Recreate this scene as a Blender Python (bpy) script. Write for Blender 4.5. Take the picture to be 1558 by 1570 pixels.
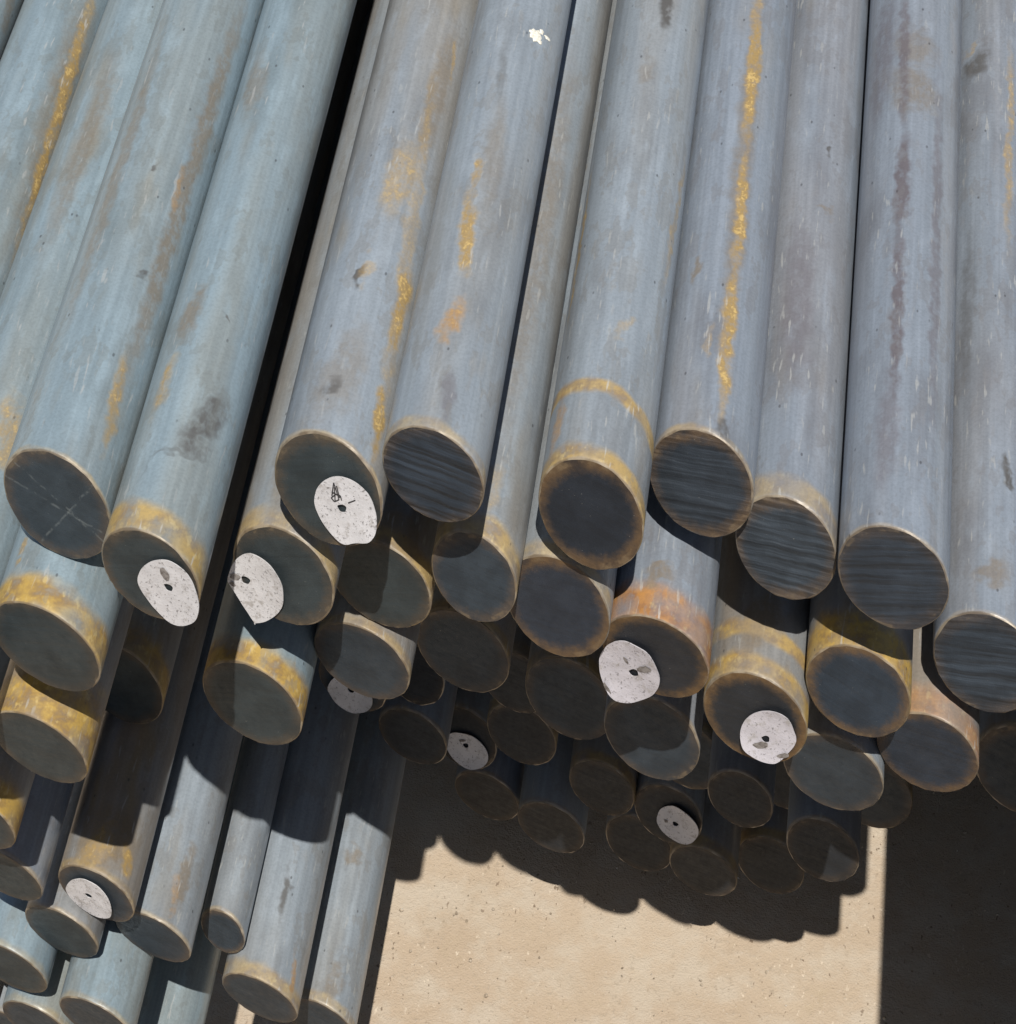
import bpy, bmesh, math, random
from mathutils import Vector, Matrix, noise
for _o in list(bpy.data.objects):
    bpy.data.objects.remove(_o)
SC = bpy.context.scene
COL = SC.collection

# ------------------------------------------------------------------ camera
# world: bars run along +Y, Z is up, ground at z = 0
CAM_R = Vector((0.99165942, 0.12888598, 0.0))
CAM_U = Vector((-0.09984297, 0.76820008, 0.63237649))
CAM_F = Vector((-0.08150447, 0.62710210, -0.77466120))
CAM_P = Vector((0.0, 0.0, 2.30))
FPX, PW, PH = 3800.0, 1558.0, 1570.0
cam = bpy.data.cameras.new('camera')
cam.sensor_fit = 'HORIZONTAL'
cam.sensor_width = 36.0
cam.lens = 36.0 * FPX / PW
cam.clip_start, cam.clip_end = 0.05, 200.0
cam_ob = bpy.data.objects.new('camera', cam)
m = Matrix.Identity(4)
for r in range(3):
    m[r][0], m[r][1], m[r][2], m[r][3] = CAM_R[r], CAM_U[r], -CAM_F[r], CAM_P[r]
cam_ob.matrix_world = m
COL.objects.link(cam_ob)
SC.camera = cam_ob

# ------------------------------------------------------------------ sky, sun
SUN_DIR = Vector((0.07, -0.36, 1.0)).normalized()      # towards the sun
elev = math.asin(SUN_DIR.z)
azim = math.atan2(SUN_DIR.x, SUN_DIR.y)
world = bpy.data.worlds.new('World')
SC.world = world
world.use_nodes = True
wn = world.node_tree
bg = wn.nodes['Background']
sky = wn.nodes.new('ShaderNodeTexSky')
sky.sky_type = 'NISHITA'
sky.sun_disc = False
sky.sun_elevation = elev
sky.sun_rotation = azim
wn.links.new(sky.outputs[0], bg.inputs[0])
bg.inputs[1].default_value = 0.05
sun = bpy.data.lights.new('sun', 'SUN')
sun.energy = 5.0
sun.angle = math.radians(0.5)
sun.color = (1.0, 0.955, 0.88)
sun_ob = bpy.data.objects.new('sun', sun)
sun_ob.rotation_euler = SUN_DIR.to_track_quat('Z', 'Y').to_euler()
sun_ob.location = (0, 0, 6)
COL.objects.link(sun_ob)
SC.view_settings.view_transform = 'Standard'
SC.view_settings.look = 'None'
SC.view_settings.exposure = 0.0
SC.view_settings.gamma = 1.0
SC.cycles.max_bounces = 5
SC.cycles.diffuse_bounces = 3
SC.cycles.glossy_bounces = 3

# ------------------------------------------------------------------ helpers
def tag(o, label=None, cat=None, group=None, kind=None):
    if label: o['label'] = label
    if cat: o['category'] = cat
    if group: o['group'] = group
    if kind: o['kind'] = kind
    return o

def mesh_obj(name, verts, faces, mat, parent=None, smooth=False, uvs=None, loc=None):
    me = bpy.data.meshes.new(name)
    me.from_pydata(verts, [], faces)
    if uvs is not None:
        for lname, per_face in uvs.items():
            lay = me.uv_layers.new(name=lname)
            k = 0
            for f in per_face:
                for uv in f:
                    lay.data[k].uv = uv
                    k += 1
    if smooth:
        me.polygons.foreach_set('use_smooth', [True] * len(me.polygons))
    me.materials.append(mat)
    o = bpy.data.objects.new(name, me)
    COL.objects.link(o)
    if parent: o.parent = parent
    if loc: o.location = loc
    return o

def pix_ray(px, py):
    return (CAM_F + CAM_R * ((px - PW / 2) / FPX) - CAM_U * ((py - PH / 2) / FPX)).normalized()

class NT:
    """small node-tree writer"""
    def __init__(self, name):
        self.mat = bpy.data.materials.new(name)
        self.mat.use_nodes = True
        self.t = self.mat.node_tree
        self.bsdf = self.t.nodes['Principled BSDF']
    def n(self, typ, **kw):
        nd = self.t.nodes.new(typ)
        for k, v in kw.items(): setattr(nd, k, v)
        return nd
    def put(self, sock, v):
        if hasattr(v, 'is_output'): self.t.links.new(v, sock)
        else: sock.default_value = v
    def math(self, op, a, b=0.0, clamp=False):
        nd = self.n('ShaderNodeMath', operation=op, use_clamp=clamp)
        self.put(nd.inputs[0], a); self.put(nd.inputs[1], b)
        return nd.outputs[0]
    def vec(self, op, a, b=None):
        nd = self.n('ShaderNodeVectorMath', operation=op)
        self.put(nd.inputs[0], a)
        if b is not None: self.put(nd.inputs[1], b)
        return nd.outputs['Value'] if op in ('LENGTH', 'DOT_PRODUCT') else nd.outputs[0]
    def comb(self, x, y, z=0.0):
        nd = self.n('ShaderNodeCombineXYZ')
        for s, v in zip(nd.inputs, (x, y, z)): self.put(s, v)
        return nd.outputs[0]
    def sep(self, v):
        nd = self.n('ShaderNodeSeparateXYZ'); self.put(nd.inputs[0], v)
        return nd.outputs
    def ramp(self, v, lo, hi, a=0.0, b=1.0, smooth=True):
        nd = self.n('ShaderNodeMapRange', interpolation_type='SMOOTHSTEP' if smooth else 'LINEAR')
        self.put(nd.inputs[0], v)
        for i, q in zip((1, 2, 3, 4), (lo, hi, a, b)): self.put(nd.inputs[i], q)
        return nd.outputs[0]
    def noise(self, vec, scale, detail=2.0, rough=0.55, col=False):
        nd = self.n('ShaderNodeTexNoise')
        self.put(nd.inputs['Vector'], vec)
        nd.inputs['Scale'].default_value = scale
        nd.inputs['Detail'].default_value = detail
        nd.inputs['Roughness'].default_value = rough
        return nd.outputs['Color' if col else 'Fac']
    def voro(self, vec, scale, feature='F1'):
        nd = self.n('ShaderNodeTexVoronoi', feature=feature)
        self.put(nd.inputs['Vector'], vec); nd.inputs['Scale'].default_value = scale
        return nd.outputs['Distance']
    def mix(self, f, a, b, mode='MIX'):
        nd = self.n('ShaderNodeMix', data_type='RGBA', blend_type=mode)
        self.put(nd.inputs['Factor'], f)
        for s, v in ((nd.inputs[6], a), (nd.inputs[7], b)):
            self.put(s, v if hasattr(v, 'is_output') else (*v, 1.0))
        return nd.outputs[2]
    def bump(self, h, strength, dist, normal=None):
        nd = self.n('ShaderNodeBump')
        nd.inputs['Strength'].default_value = strength
        nd.inputs['Distance'].default_value = dist
        self.put(nd.inputs['Height'], h)
        if normal is not None: self.put(nd.inputs['Normal'], normal)
        return nd.outputs[0]
    def set(self, **kw):
        for k, v in kw.items():
            s = self.bsdf.inputs[k]
            if isinstance(v, tuple) and len(v) == 3 and s.type == 'RGBA': v = (*v, 1.0)
            self.put(s, v)

# ------------------------------------------------------------------ materials
TINTS = {   # cool scale colour, warm grey film, dark patch colour
    'teal':   ((0.262, 0.342, 0.394), (0.274, 0.294, 0.280), (0.178, 0.222, 0.240)),
    'blue':   ((0.293, 0.339, 0.388), (0.312, 0.300, 0.278), (0.195, 0.207, 0.222)),
    'violet': ((0.260, 0.300, 0.356), (0.278, 0.272, 0.280), (0.170, 0.178, 0.200)),
    'brown':  ((0.262, 0.275, 0.288), (0.293, 0.254, 0.210), (0.159, 0.149, 0.139)),
}

def steel_material(name, tint='blue', warm=0.5, dust=0.25, bands=(), blobs=(), collar='gold'):
    """mill-scale skin of a rolled bar; UV 'bar' = (arc length from the crown, distance from the cut edge)
    bands: (centre, half width, strength)   blobs: (type, s, e, a, b, slant, strength)"""
    g = NT(name)
    cool, film, dark = TINTS[tint]
    uvn = g.n('ShaderNodeUVMap', uv_map='bar')
    s, e, _ = g.sep(uvn.outputs[0])
    oi = g.n('ShaderNodeObjectInfo')
    oc = g.n('ShaderNodeTexCoord').outputs['Object']
    off = g.math('MULTIPLY', oi.outputs['Random'], 37.0)
    p = g.vec('ADD', oc, g.comb(off, g.math('MULTIPLY', off, 1.7), off))
    long1 = g.vec('MULTIPLY', p, (1.0, 0.10, 1.0))
    long2 = g.vec('MULTIPLY', p, (1.0, 0.30, 1.0))
    n_band = g.noise(long1, 26.0, 1.0)
    n_patch = g.noise(long2, 22.0, 2.5, 0.6)
    n_mid = g.noise(long2, 75.0, 2.5, 0.62)
    n_fine = g.noise(p, 420.0, 1.0, 0.6)
    n_scr = g.noise(g.vec('MULTIPLY', p, (1.0, 0.14, 1.0)), 330.0, 1.0)
    col = g.mix(g.math('MULTIPLY', g.ramp(n_band, .40, .66), warm), cool, film)
    col = g.mix(g.math('MULTIPLY', g.ramp(n_patch, .50, .72), .55), col, dark)
    col = g.mix(g.math('MULTIPLY', g.ramp(n_mid, .52, .74), .45), col, tuple(c * 1.22 for c in cool))
    col = g.mix(g.ramp(n_mid, .45, .22, 0, .4), col, film)
    sheen = g.noise(g.vec('MULTIPLY', p, (1.0, .015, 1.0)), 190.0, 2.0, .6)
    col = g.mix(1.0, col, g.mix(g.ramp(sheen, .30, .70), (.90, .90, .90), (1.07, 1.07, 1.07)), 'MULTIPLY')  # lengthwise sheen painted into the colour as fine lighter and darker lines
    # powdery brown dust that settles in broad blotches
    n_dust = g.noise(g.vec('MULTIPLY', p, (1.0, 0.22, 1.0)), 17.0, 3.0, 0.65)
    col = g.mix(g.math('MULTIPLY', g.ramp(n_dust, .55, .75), dust), col, (.285, .215, .115))
    # wandering coordinates for the marks
    wob = g.vec('SUBTRACT', g.noise(p, 55.0, 2.0, 0.65, col=True), (.5, .5, .5))
    base = g.comb(s, e)
    wv = g.vec('ADD', base, g.vec('MULTIPLY', wob, (.014, .050, 0)))
    ws, we, _ = g.sep(wv)
    n_break = g.noise(g.vec('MULTIPLY', p, (1.0, 0.55, 1.0)), 150.0, 2.5, 0.7)
    groups = {}
    for typ, cs, ce, a, b, sl, st in blobs:
        q = g.comb(g.math('MULTIPLY', g.math('SUBTRACT', g.math('SUBTRACT', ws, cs), g.math('MULTIPLY', g.math('SUBTRACT', we, ce), sl)), 1 / a),
                   g.math('MULTIPLY', g.math('SUBTRACT', we, ce), 1 / b))
        mk = g.ramp(g.vec('LENGTH', q), .35, 1.0, st, 0.0)
        groups[typ] = g.math('MAXIMUM', groups[typ], mk) if typ in groups else mk
    bm = None
    n_col = g.noise(p, 62.0, 3.0, .6)
    for c0, hw, st in bands:
        wob_e = g.math('ADD', e, g.math('MULTIPLY', g.math('SUBTRACT', g.noise(p, 38.0, 2.0, .65), .5), .7 * hw + .004))
        mk = g.ramp(g.math('ABSOLUTE', g.math('SUBTRACT', wob_e, c0)), hw * .35, hw, st, 0.0)
        bm = mk if bm is None else g.math('MAXIMUM', bm, mk)
    if bm is not None:
        vary = g.ramp(g.noise(p, 30.0, 1.0), .28, .55, .55, 1.0)
        bm = g.math('MULTIPLY', bm, vary)
    rust_all = 0.0
    if bm is not None:
        c_a, c_b, c_c = ((.40, .185, .040), (.24, .105, .034), (.50, .33, .12)) if collar == 'orange' else ((.430, .280, .060), (.235, .145, .048), (.56, .41, .140))
        cc = g.mix(g.ramp(n_col, .34, .62), c_b, c_a)
        cc = g.mix(g.ramp(n_break, .56, .70, 0, .7), cc, c_c)
        col = g.mix(g.math('MULTIPLY', bm, g.ramp(n_col, .22, .46, .62, .98)), col, cc)
        rust_all = bm
    for typ, soft, hard in (('brown', (.225, .175, .115), None), ('dark', (.105, .100, .094), None),
                            ('purple', (.150, .132, .144), None), ('orange', (.33, .195, .075), (.44, .29, .12)),
                            ('gold', (.310, .205, .066), (.52, .370, .140))):
        if typ not in groups: continue
        mk = groups[typ]
        rag = g.math('MULTIPLY', mk, g.ramp(n_break, .30, .56, .50, 1.0))
        col = g.mix(g.math('MINIMUM', rag, .92), col, soft)
        if hard:
            fl = g.math('MULTIPLY', g.math('POWER', mk, 1.6), g.ramp(g.math('ADD', n_break, g.math('MULTIPLY', g.math('SUBTRACT', n_fine, .5), .35)), .54, .70, 0, .85))
            col = g.mix(fl, col, hard)
            rust_all = g.math('MAXIMUM', rust_all, rag)
    flake = g.ramp(g.noise(g.vec('MULTIPLY', p, (1.0, .45, 1.0)), 48.0, 3.0, .7), .565, .59)
    col = g.mix(g.math('MULTIPLY', flake, .30), col, tuple(c * .72 for c in film))
    # scratches, pits and grit
    col = g.mix(g.math('MULTIPLY', g.math('MULTIPLY', g.ramp(n_scr, .64, .74), g.ramp(n_patch, .40, .62)), .55), col, (.46, .47, .46))
    pit = g.ramp(g.voro(g.vec('MULTIPLY', p, (1.0, .55, 1.0)), 95.0), .05, .12, 1.0, 0.0)
    pit = g.math('MULTIPLY', pit, g.ramp(g.noise(p, 31.0, 0.0), .52, .62))
    col = g.mix(g.math('MULTIPLY', pit, .6), col, (.045, .045, .048))
    col = g.mix(g.ramp(n_fine, .30, .62, .13, 0.0), col, (.08, .082, .085))
    # bare edge at the cut
    col = g.mix(g.ramp(e, .0003, .0016, .85, 0.0), col, (.125, .090, .055))
    burr = g.math('MULTIPLY', g.ramp(e, .0004, .0018, 1.0, 0.0), g.ramp(g.noise(p, 70.0, 2.0), .46, .66))
    col = g.mix(g.math('MULTIPLY', burr, .5), col, (.40, .34, .25))
    g.set(**{'Base Color': col, 'Metallic': g.math('MULTIPLY', g.math('SUBTRACT', 1.0, rust_all), .22),
             'Roughness': g.math('ADD', g.ramp(n_mid, .3, .7, .33, .46), g.math('MULTIPLY', rust_all, .3)),
             'Specular IOR Level': .7})
    h = g.math('ADD', g.math('MULTIPLY', n_fine, .45), g.math('MULTIPLY', n_break, .6))
    g.set(Normal=g.bump(h, .22, .0012))
    return g.mat

def face_material(name, base=(.040, .045, .050), rust=.6, saw=0.0, saw_ang=0.0, chalk=0.0):
    """cut end; UV 'end' = position in the cut plane, 1 = rim"""
    g = NT(name)
    uv = g.n('ShaderNodeUVMap', uv_map='end').outputs[0]
    oi = g.n('ShaderNodeObjectInfo')
    off = g.math('MULTIPLY', oi.outputs['Random'], 53.0)
    p = g.vec('ADD', uv, g.comb(off, off, off))
    r = g.vec('LENGTH', uv)
    big = g.noise(p, 1.6, 4.0, .6)
    mid = g.noise(p, 7.0, 4.0, .65)
    fine = g.noise(p, 42.0, 3.0, .6)
    rot = g.n('ShaderNodeMapping'); g.put(rot.inputs[0], g.vec('ADD', p, g.vec('MULTIPLY', g.vec('SUBTRACT', g.noise(p, 1.7, 2.0, .5, col=True), (.5, .5, .5)), (.0, .11, .0)))); rot.inputs['Rotation'].default_value = (0, 0, saw_ang)
    lines = g.noise(g.vec('MULTIPLY', rot.outputs[0], (.5, 8.0, 1.0)), 1.0, 2.0, .5)
    wide = g.noise(g.vec('MULTIPLY', rot.outputs[0], (.45, 5.2, 1.0)), 1.0, 1.0, .5)
    col = g.mix(g.ramp(big, .35, .68), base, tuple(c * 1.5 for c in base))
    col = g.mix(g.ramp(mid, .55, .75, 0, .35), col, tuple(c * .55 for c in base))
    col = g.mix(g.ramp(lines, .40, .75, 0, .22 + .1 * saw), col, tuple(c * 1.6 for c in base))
    if saw > .5: col = g.mix(g.ramp(wide, .50, .32, 0, .42), col, tuple(c * .55 for c in base))
    edge = g.ramp(g.math('ADD', r, g.math('MULTIPLY', g.math('SUBTRACT', mid, .5), .30)), .74, 1.03)
    edge = g.math('MULTIPLY', edge, g.ramp(big, .30, .60, .25, 1.0))
    col = g.mix(g.math('MULTIPLY', edge, rust), col, (.150, .088, .036))
    lip = g.math('MULTIPLY', g.ramp(r, .955, .99), g.ramp(g.noise(p, 3.2, 3.0, .6), .48, .68))
    col = g.mix(g.math('MULTIPLY', lip, .4), col, (.20, .15, .09))
    fleck = g.math('MULTIPLY', g.ramp(g.noise(g.vec('MULTIPLY', p, (1.0, 1.6, 1)), 26.0, 2.0), .73, .78), g.ramp(big, .5, .6))
    col = g.mix(g.math('MULTIPLY', fleck, .7), col, (.40, .38, .33))
    if chalk > 0:
        u, v, _ = g.sep(g.vec('ADD', uv, g.vec('MULTIPLY', g.vec('SUBTRACT', g.noise(p, 3.0, 3.0, .6, col=True), (.5, .5, .5)), (.12, .12, 0))))
        for (a, b, c) in ((.55, .83, -.10), (-.80, .60, .22), (.30, .95, .02)):
            dl = g.math('ABSOLUTE', g.math('ADD', g.math('ADD', g.math('MULTIPLY', u, a), g.math('MULTIPLY', v, b)), c))
            lm = g.math('MULTIPLY', g.ramp(dl, .002, .034, 1.0, 0.0), g.ramp(mid, .42, .62))
            col = g.mix(g.math('MULTIPLY', lm, chalk), col, (.26, .29, .29))
    g.set(**{'Base Color': col, 'Metallic': .15, 'Roughness': g.ramp(mid, .3, .7, .50, .66), 'Specular IOR Level': .4})
    h = g.math('ADD', g.math('MULTIPLY', fine, .25), g.math('ADD', g.math('MULTIPLY', lines, .4 + 1.0 * saw), g.math('MULTIPLY', wide, 2.8 * saw)))
    g.set(Normal=g.bump(h, .5, .0016 + .0014 * saw))
    return g.mat

def tag_material(name, base=(.74, .73, .74), dirt=.5):
    g = NT(name)
    oc = g.n('ShaderNodeTexCoord').outputs['Object']
    oi = g.n('ShaderNodeObjectInfo')
    off = g.math('MULTIPLY', oi.outputs['Random'], 29.0)
    p = g.vec('ADD', oc, g.comb(off, off, off))
    n1 = g.noise(p, 120.0, 5.0, .7); n2 = g.noise(p, 420.0, 4.0, .7); n3 = g.noise(p, 45.0, 3.0)
    col = g.mix(g.ramp(n3, .3, .7, 0, .35), base, tuple(c * .72 for c in base))
    col = g.mix(g.math('MULTIPLY', g.ramp(n1, .53, .68), dirt), col, (.36, .34, .33))
    col = g.mix(g.math('MULTIPLY', g.ramp(n2, .58, .64), .8 * dirt), col, (.10, .09, .09))
    g.set(**{'Base Color': col, 'Roughness': .62, 'Specular IOR Level': .3})
    g.set(Normal=g.bump(g.math('ADD', n1, g.math('MULTIPLY', n2, .4)), .5, .0012))
    return g.mat

def flat_material(name, c, rough=.7, c2=None, sc=300.0):
    g = NT(name)
    p = g.n('ShaderNodeTexCoord').outputs['Object']
    f = g.noise(p, sc, 3.0, .6)
    g.set(**{'Base Color': g.mix(g.ramp(f, .35, .65), c, c2 or tuple(q * .7 for q in c)), 'Roughness': rough})
    return g.mat

def ground_material():
    g = NT('sandy_concrete')
    p = g.n('ShaderNodeTexCoord').outputs['Object']
    a = g.noise(p, 3.2, 5.0, .6); b = g.noise(p, 17.0, 5.0, .65); c = g.noise(p, 120.0, 4.0, .7); d = g.noise(p, 480.0, 3.0, .6)
    col = g.mix(g.ramp(a, .35, .65), (0.447, 0.361, 0.271), (0.412, 0.325, 0.239))
    col = g.mix(g.ramp(b, .42, .66, 0, .6), col, (0.482, 0.426, 0.351))
    col = g.mix(g.ramp(b, .44, .25, 0, .55), col, (0.396, 0.316, 0.217))
    col = g.mix(g.ramp(c, .58, .72, 0, .55), col, (0.294, 0.241, 0.183))
    col = g.mix(g.ramp(d, .62, .74, 0, .6), col, (0.556, 0.504, 0.439))
    q = g.vec('MULTIPLY', p, (1.0, .55, 1.0))
    crowd = g.ramp(g.noise(p, 9.0, 2.0), .38, .60, .25, 1.0)
    dk = g.math('MULTIPLY', g.ramp(g.noise(q, 210.0, 2.0, .6), .655, .73), crowd)
    lt = g.math('MULTIPLY', g.ramp(g.noise(g.vec('ADD', q, (3.1, 7.7, 0)), 190.0, 2.0, .6), .66, .74), crowd)
    col = g.mix(g.math('MULTIPLY', lt, .8), col, (.62, .53, .42))
    col = g.mix(g.math('MULTIPLY', dk, .85), col, (.16, .115, .08))
    st = g.noise(p, 7.5, 4.0, .65)
    col = g.mix(g.ramp(st, .54, .72, 0, .20), col, (0.321, 0.241, 0.159))
    col = g.mix(g.ramp(st, .44, .30, 0, .18), col, (0.487, 0.409, 0.327))
    g.set(**{'Base Color': col, 'Roughness': .9, 'Specular IOR Level': .2})
    g.set(Normal=g.bump(g.math('ADD', g.math('MULTIPLY', c, 1.0), g.math('ADD', g.math('MULTIPLY', d, .5), g.math('MULTIPLY', b, 1.6))), .55, .0035))
    return g.mat

# ------------------------------------------------------------------ ground
def build_ground():
    n, half = 60, 25.0
    vs, fs = [], []
    xs = [math.copysign(abs(t) ** 2.2, t) * half for t in [(-1 + 2 * i / n) for i in range(n + 1)]]
    for y in xs:
        for x in xs:
            vs.append((x, y + 1.0, .004 * (noise.noise((x * 3, y * 3, 0)) - .5) - .002))
    for j in range(n):
        for i in range(n):
            k = j * (n + 1) + i
            fs.append((k, k + 1, k + n + 2, k + n + 1))
    o = mesh_obj('ground', vs, fs, ground_material(), smooth=True)
    o['kind'] = 'structure'
build_ground()

def build_grit():
    rnd = random.Random(11)
    vs, fs = [], []
    for q in range(420):
        x, y = rnd.uniform(-.75, .5), rnd.uniform(.9, 1.75)
        if q > 300: x, y = rnd.gauss(-.1, .35), rnd.gauss(1.25, .12)
        r = rnd.choice((.0006, .0008, .0010, .0013, .0018)) * rnd.uniform(.7, 1.3)
        if rnd.random() < .02: r *= 2.0
        i0 = len(vs); a0 = rnd.uniform(0, 6)
        for a in range(5):
            w = r * rnd.uniform(.7, 1.3)
            vs.append((x + w * math.cos(a0 + a * 1.2566), y + w * math.sin(a0 + a * 1.2566), -.001))
        vs.append((x + r * rnd.uniform(-.3, .3), y + r * rnd.uniform(-.3, .3), .0008 + r * rnd.uniform(.1, .45)))
        for a in range(5): fs.append((i0 + a, i0 + (a + 1) % 5, i0 + 5))
    g = NT('grit')
    p = g.n('ShaderNodeTexCoord').outputs['Object']
    f = g.noise(p, 260.0, 1.0)
    col = g.mix(g.ramp(f, .38, .5), (.26, .205, .15), (.40, .33, .25))
    col = g.mix(g.ramp(f, .58, .66), col, (.58, .53, .46))
    g.set(**{'Base Color': col, 'Roughness': .9})
    o = mesh_obj('grit', vs, fs, g.mat)
    tag(o, 'fine loose grit scattered over the sandy concrete', 'grit', kind='stuff')
build_grit()

# ------------------------------------------------------------------ the pile
# cross-section centre x, y of the cut end, height z, radius, inward normal of the cut
BARS = {
    "A": (-0.4468, 1.0317, 0.9837, 0.0410, 0.281, 0.918, -0.281),
    "C": (-0.3689, 0.9780, 0.9866, 0.0362, 0.281, 0.935, -0.217),
    "E": (-0.3032, 1.0693, 0.8791, 0.0396, 0.281, 0.915, -0.289),
    "Fb": (-0.2658, 1.0749, 0.9763, 0.0405, 0.281, 0.896, -0.345),
    "D": (-0.1918, 1.0761, 1.0023, 0.0371, 0.281, 0.931, -0.233),
    "G": (-0.0851, 1.1094, 0.9359, 0.0390, 0.281, 0.876, -0.391),
    "H": (-0.0098, 1.1672, 0.9133, 0.0391, 0.281, 0.880, -0.383),
    "I": (0.0565, 1.1481, 0.8717, 0.0377, 0.281, 0.876, -0.391),
    "J": (0.1338, 1.1134, 0.8928, 0.0401, 0.281, 0.910, -0.305),
    "K": (0.2185, 1.1408, 0.7667, 0.0401, 0.281, 0.893, -0.352),
    "B": (-0.4522, 0.9707, 0.8997, 0.0423, 0.281, 0.955, -0.093),
    "L": (-0.2409, 1.1103, 0.8275, 0.0407, 0.281, 0.944, -0.176),
    "M": (-0.1654, 1.0813, 0.8856, 0.0326, 0.281, 0.876, -0.391),
    "N": (-0.1057, 1.0946, 0.8428, 0.0402, 0.281, 0.904, -0.321),
    "O": (-0.0309, 1.0829, 0.8096, 0.0411, 0.281, 0.954, -0.101),
    "P": (0.0488, 1.1003, 0.7200, 0.0409, 0.281, 0.929, -0.241),
    "Q": (0.1239, 1.1110, 0.7535, 0.0402, 0.281, 0.922, -0.265),
    "R": (0.1862, 1.1136, 0.6785, 0.0398, 0.281, 0.944, -0.176),
    "S": (0.2986, 1.2614, 0.4506, 0.0445, 0.281, 0.904, -0.321),
    "T": (-0.3360, 1.0570, 0.7296, 0.0416, 0.281, 0.946, -0.159),
    "U": (-0.2562, 1.0952, 0.7462, 0.0394, 0.281, 0.953, -0.109),
    "W": (-0.1919, 1.1853, 0.6483, 0.0406, 0.281, 0.935, -0.217),
    "X": (-0.1047, 1.2153, 0.5536, 0.0401, 0.281, 0.918, -0.281),
    "Y": (-0.0301, 1.1355, 0.6254, 0.0401, 0.281, 0.922, -0.265),
    "Z": (0.1168, 1.1130, 0.6369, 0.0404, 0.281, 0.948, -0.151),
    "AA": (0.1779, 1.3300, 0.2861, 0.0404, 0.281, 0.920, -0.273),
    "AB": (-0.4820, 1.1616, 0.5822, 0.0396, 0.281, 0.925, -0.257),
    "AC": (-0.4735, 0.9652, 0.7781, 0.0391, 0.281, 0.959, -0.034),
    "AD": (-0.5490, 0.9747, 0.6522, 0.0381, 0.281, 0.959, -0.026),
    "AE": (-0.5495, 0.9974, 0.5301, 0.0361, 0.281, 0.960, -0.001),
    "AF": (-0.4775, 1.0070, 0.4973, 0.0347, 0.281, 0.957, -0.076),
    "AG": (-0.4378, 1.0104, 0.4284, 0.0353, 0.281, 0.960, -0.009),
    "AH": (-0.3938, 1.0621, 0.3572, 0.0214, 0.281, 0.890, -0.360),
    "AI": (-0.3570, 1.0255, 0.3108, 0.0365, 0.281, 0.960, -0.001),
    "AJ": (-0.3165, 1.0661, 0.1969, 0.0345, 0.281, 0.955, -0.093),
    "AK": (-0.5138, 0.9999, 0.4379, 0.0342, 0.281, 0.959, -0.043),
    "AL": (-0.5641, 0.9872, 0.3872, 0.0361, 0.281, 0.960, -0.009),
    "AM": (-0.5488, 0.9761, 0.3069, 0.0340, 0.281, 0.959, -0.026),
    "AN": (-0.4813, 0.9539, 0.3723, 0.0349, 0.281, 0.960, -0.001),
    "AO": (-0.4564, 0.9990, 0.2148, 0.0359, 0.281, 0.960, -0.017),
    "AH2": (-0.4273, 1.1515, 0.1361, 0.0352, 0.281, 0.960, -0.017),
    "AQ": (-0.6135, 1.2012, 0.2727, 0.0378, 0.281, 0.959, -0.043),
    "BA": (-0.2641, 1.3180, 0.3147, 0.0350, 0.281, 0.946, -0.159),
    "BB": (-0.2216, 1.3676, 0.2476, 0.0341, 0.281, 0.902, -0.329),
    "BC": (-0.1595, 1.3267, 0.3251, 0.0350, 0.281, 0.929, -0.241),
    "BD": (-0.1972, 1.3504, 0.1729, 0.0344, 0.281, 0.953, -0.109),
    "BE": (-0.1274, 1.3104, 0.1908, 0.0349, 0.281, 0.951, -0.126),
    "BF": (-0.0792, 1.3145, 0.2661, 0.0330, 0.281, 0.933, -0.225),
    "BG": (-0.0392, 1.3175, 0.1683, 0.0346, 0.281, 0.929, -0.241),
    "BH": (-0.0126, 1.2997, 0.2553, 0.0339, 0.281, 0.920, -0.273),
    "BI": (0.0268, 1.2814, 0.1888, 0.0341, 0.281, 0.950, -0.134),
    "BJ": (0.0519, 1.2418, 0.3853, 0.0306, 0.281, 0.920, -0.273),
    "BK": (0.0947, 1.3300, 0.2901, 0.0328, 0.281, 0.922, -0.265),
    "BL": (0.0936, 1.3201, 0.1505, 0.0343, 0.281, 0.920, -0.273),
    "BM": (0.1316, 1.2212, 0.3475, 0.0338, 0.281, 0.915, -0.289),
    "Y2": (0.0003, 1.3103, 0.3436, 0.0352, 0.281, 0.910, -0.305),
    "BN": (-0.2620, 1.3344, 0.3959, 0.0298, 0.281, 0.876, -0.391),
    "BO": (-0.1583, 1.2628, 0.5023, 0.0321, 0.281, 0.922, -0.265),
    "VS": (-0.3121, 1.2892, 0.4352, 0.0334, 0.281, 0.945, -0.167),
    "T1": (-0.6130, 0.9000, 0.8700, 0.0400, 0.274, 0.930, -0.240),
    "T0": (-0.7000, 0.8800, 0.8680, 0.0405, 0.274, 0.930, -0.240),
    "B2": (-0.5340, 0.9300, 0.8850, 0.0396, 0.274, 0.930, -0.240),
    "RX": (0.3180, 0.7400, 0.8060, 0.0400, 0.274, 0.910, -0.300),
    "RY": (0.4000, 0.7600, 0.8060, 0.0400, 0.274, 0.910, -0.300),
    "RZ": (0.4820, 0.7200, 0.8060, 0.0400, 0.274, 0.910, -0.300),
    "RW": (0.3590, 0.7700, 0.7340, 0.0400, 0.274, 0.910, -0.300),
    "RV": (0.4410, 0.7900, 0.7340, 0.0400, 0.274, 0.910, -0.300),
    "AP": (-0.6330, 0.9700, 0.3000, 0.0350, 0.274, 0.955, -0.100),
    "AR": (-0.5900, 1.0000, 0.2310, 0.0350, 0.274, 0.955, -0.100),
}
STACK = []
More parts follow.
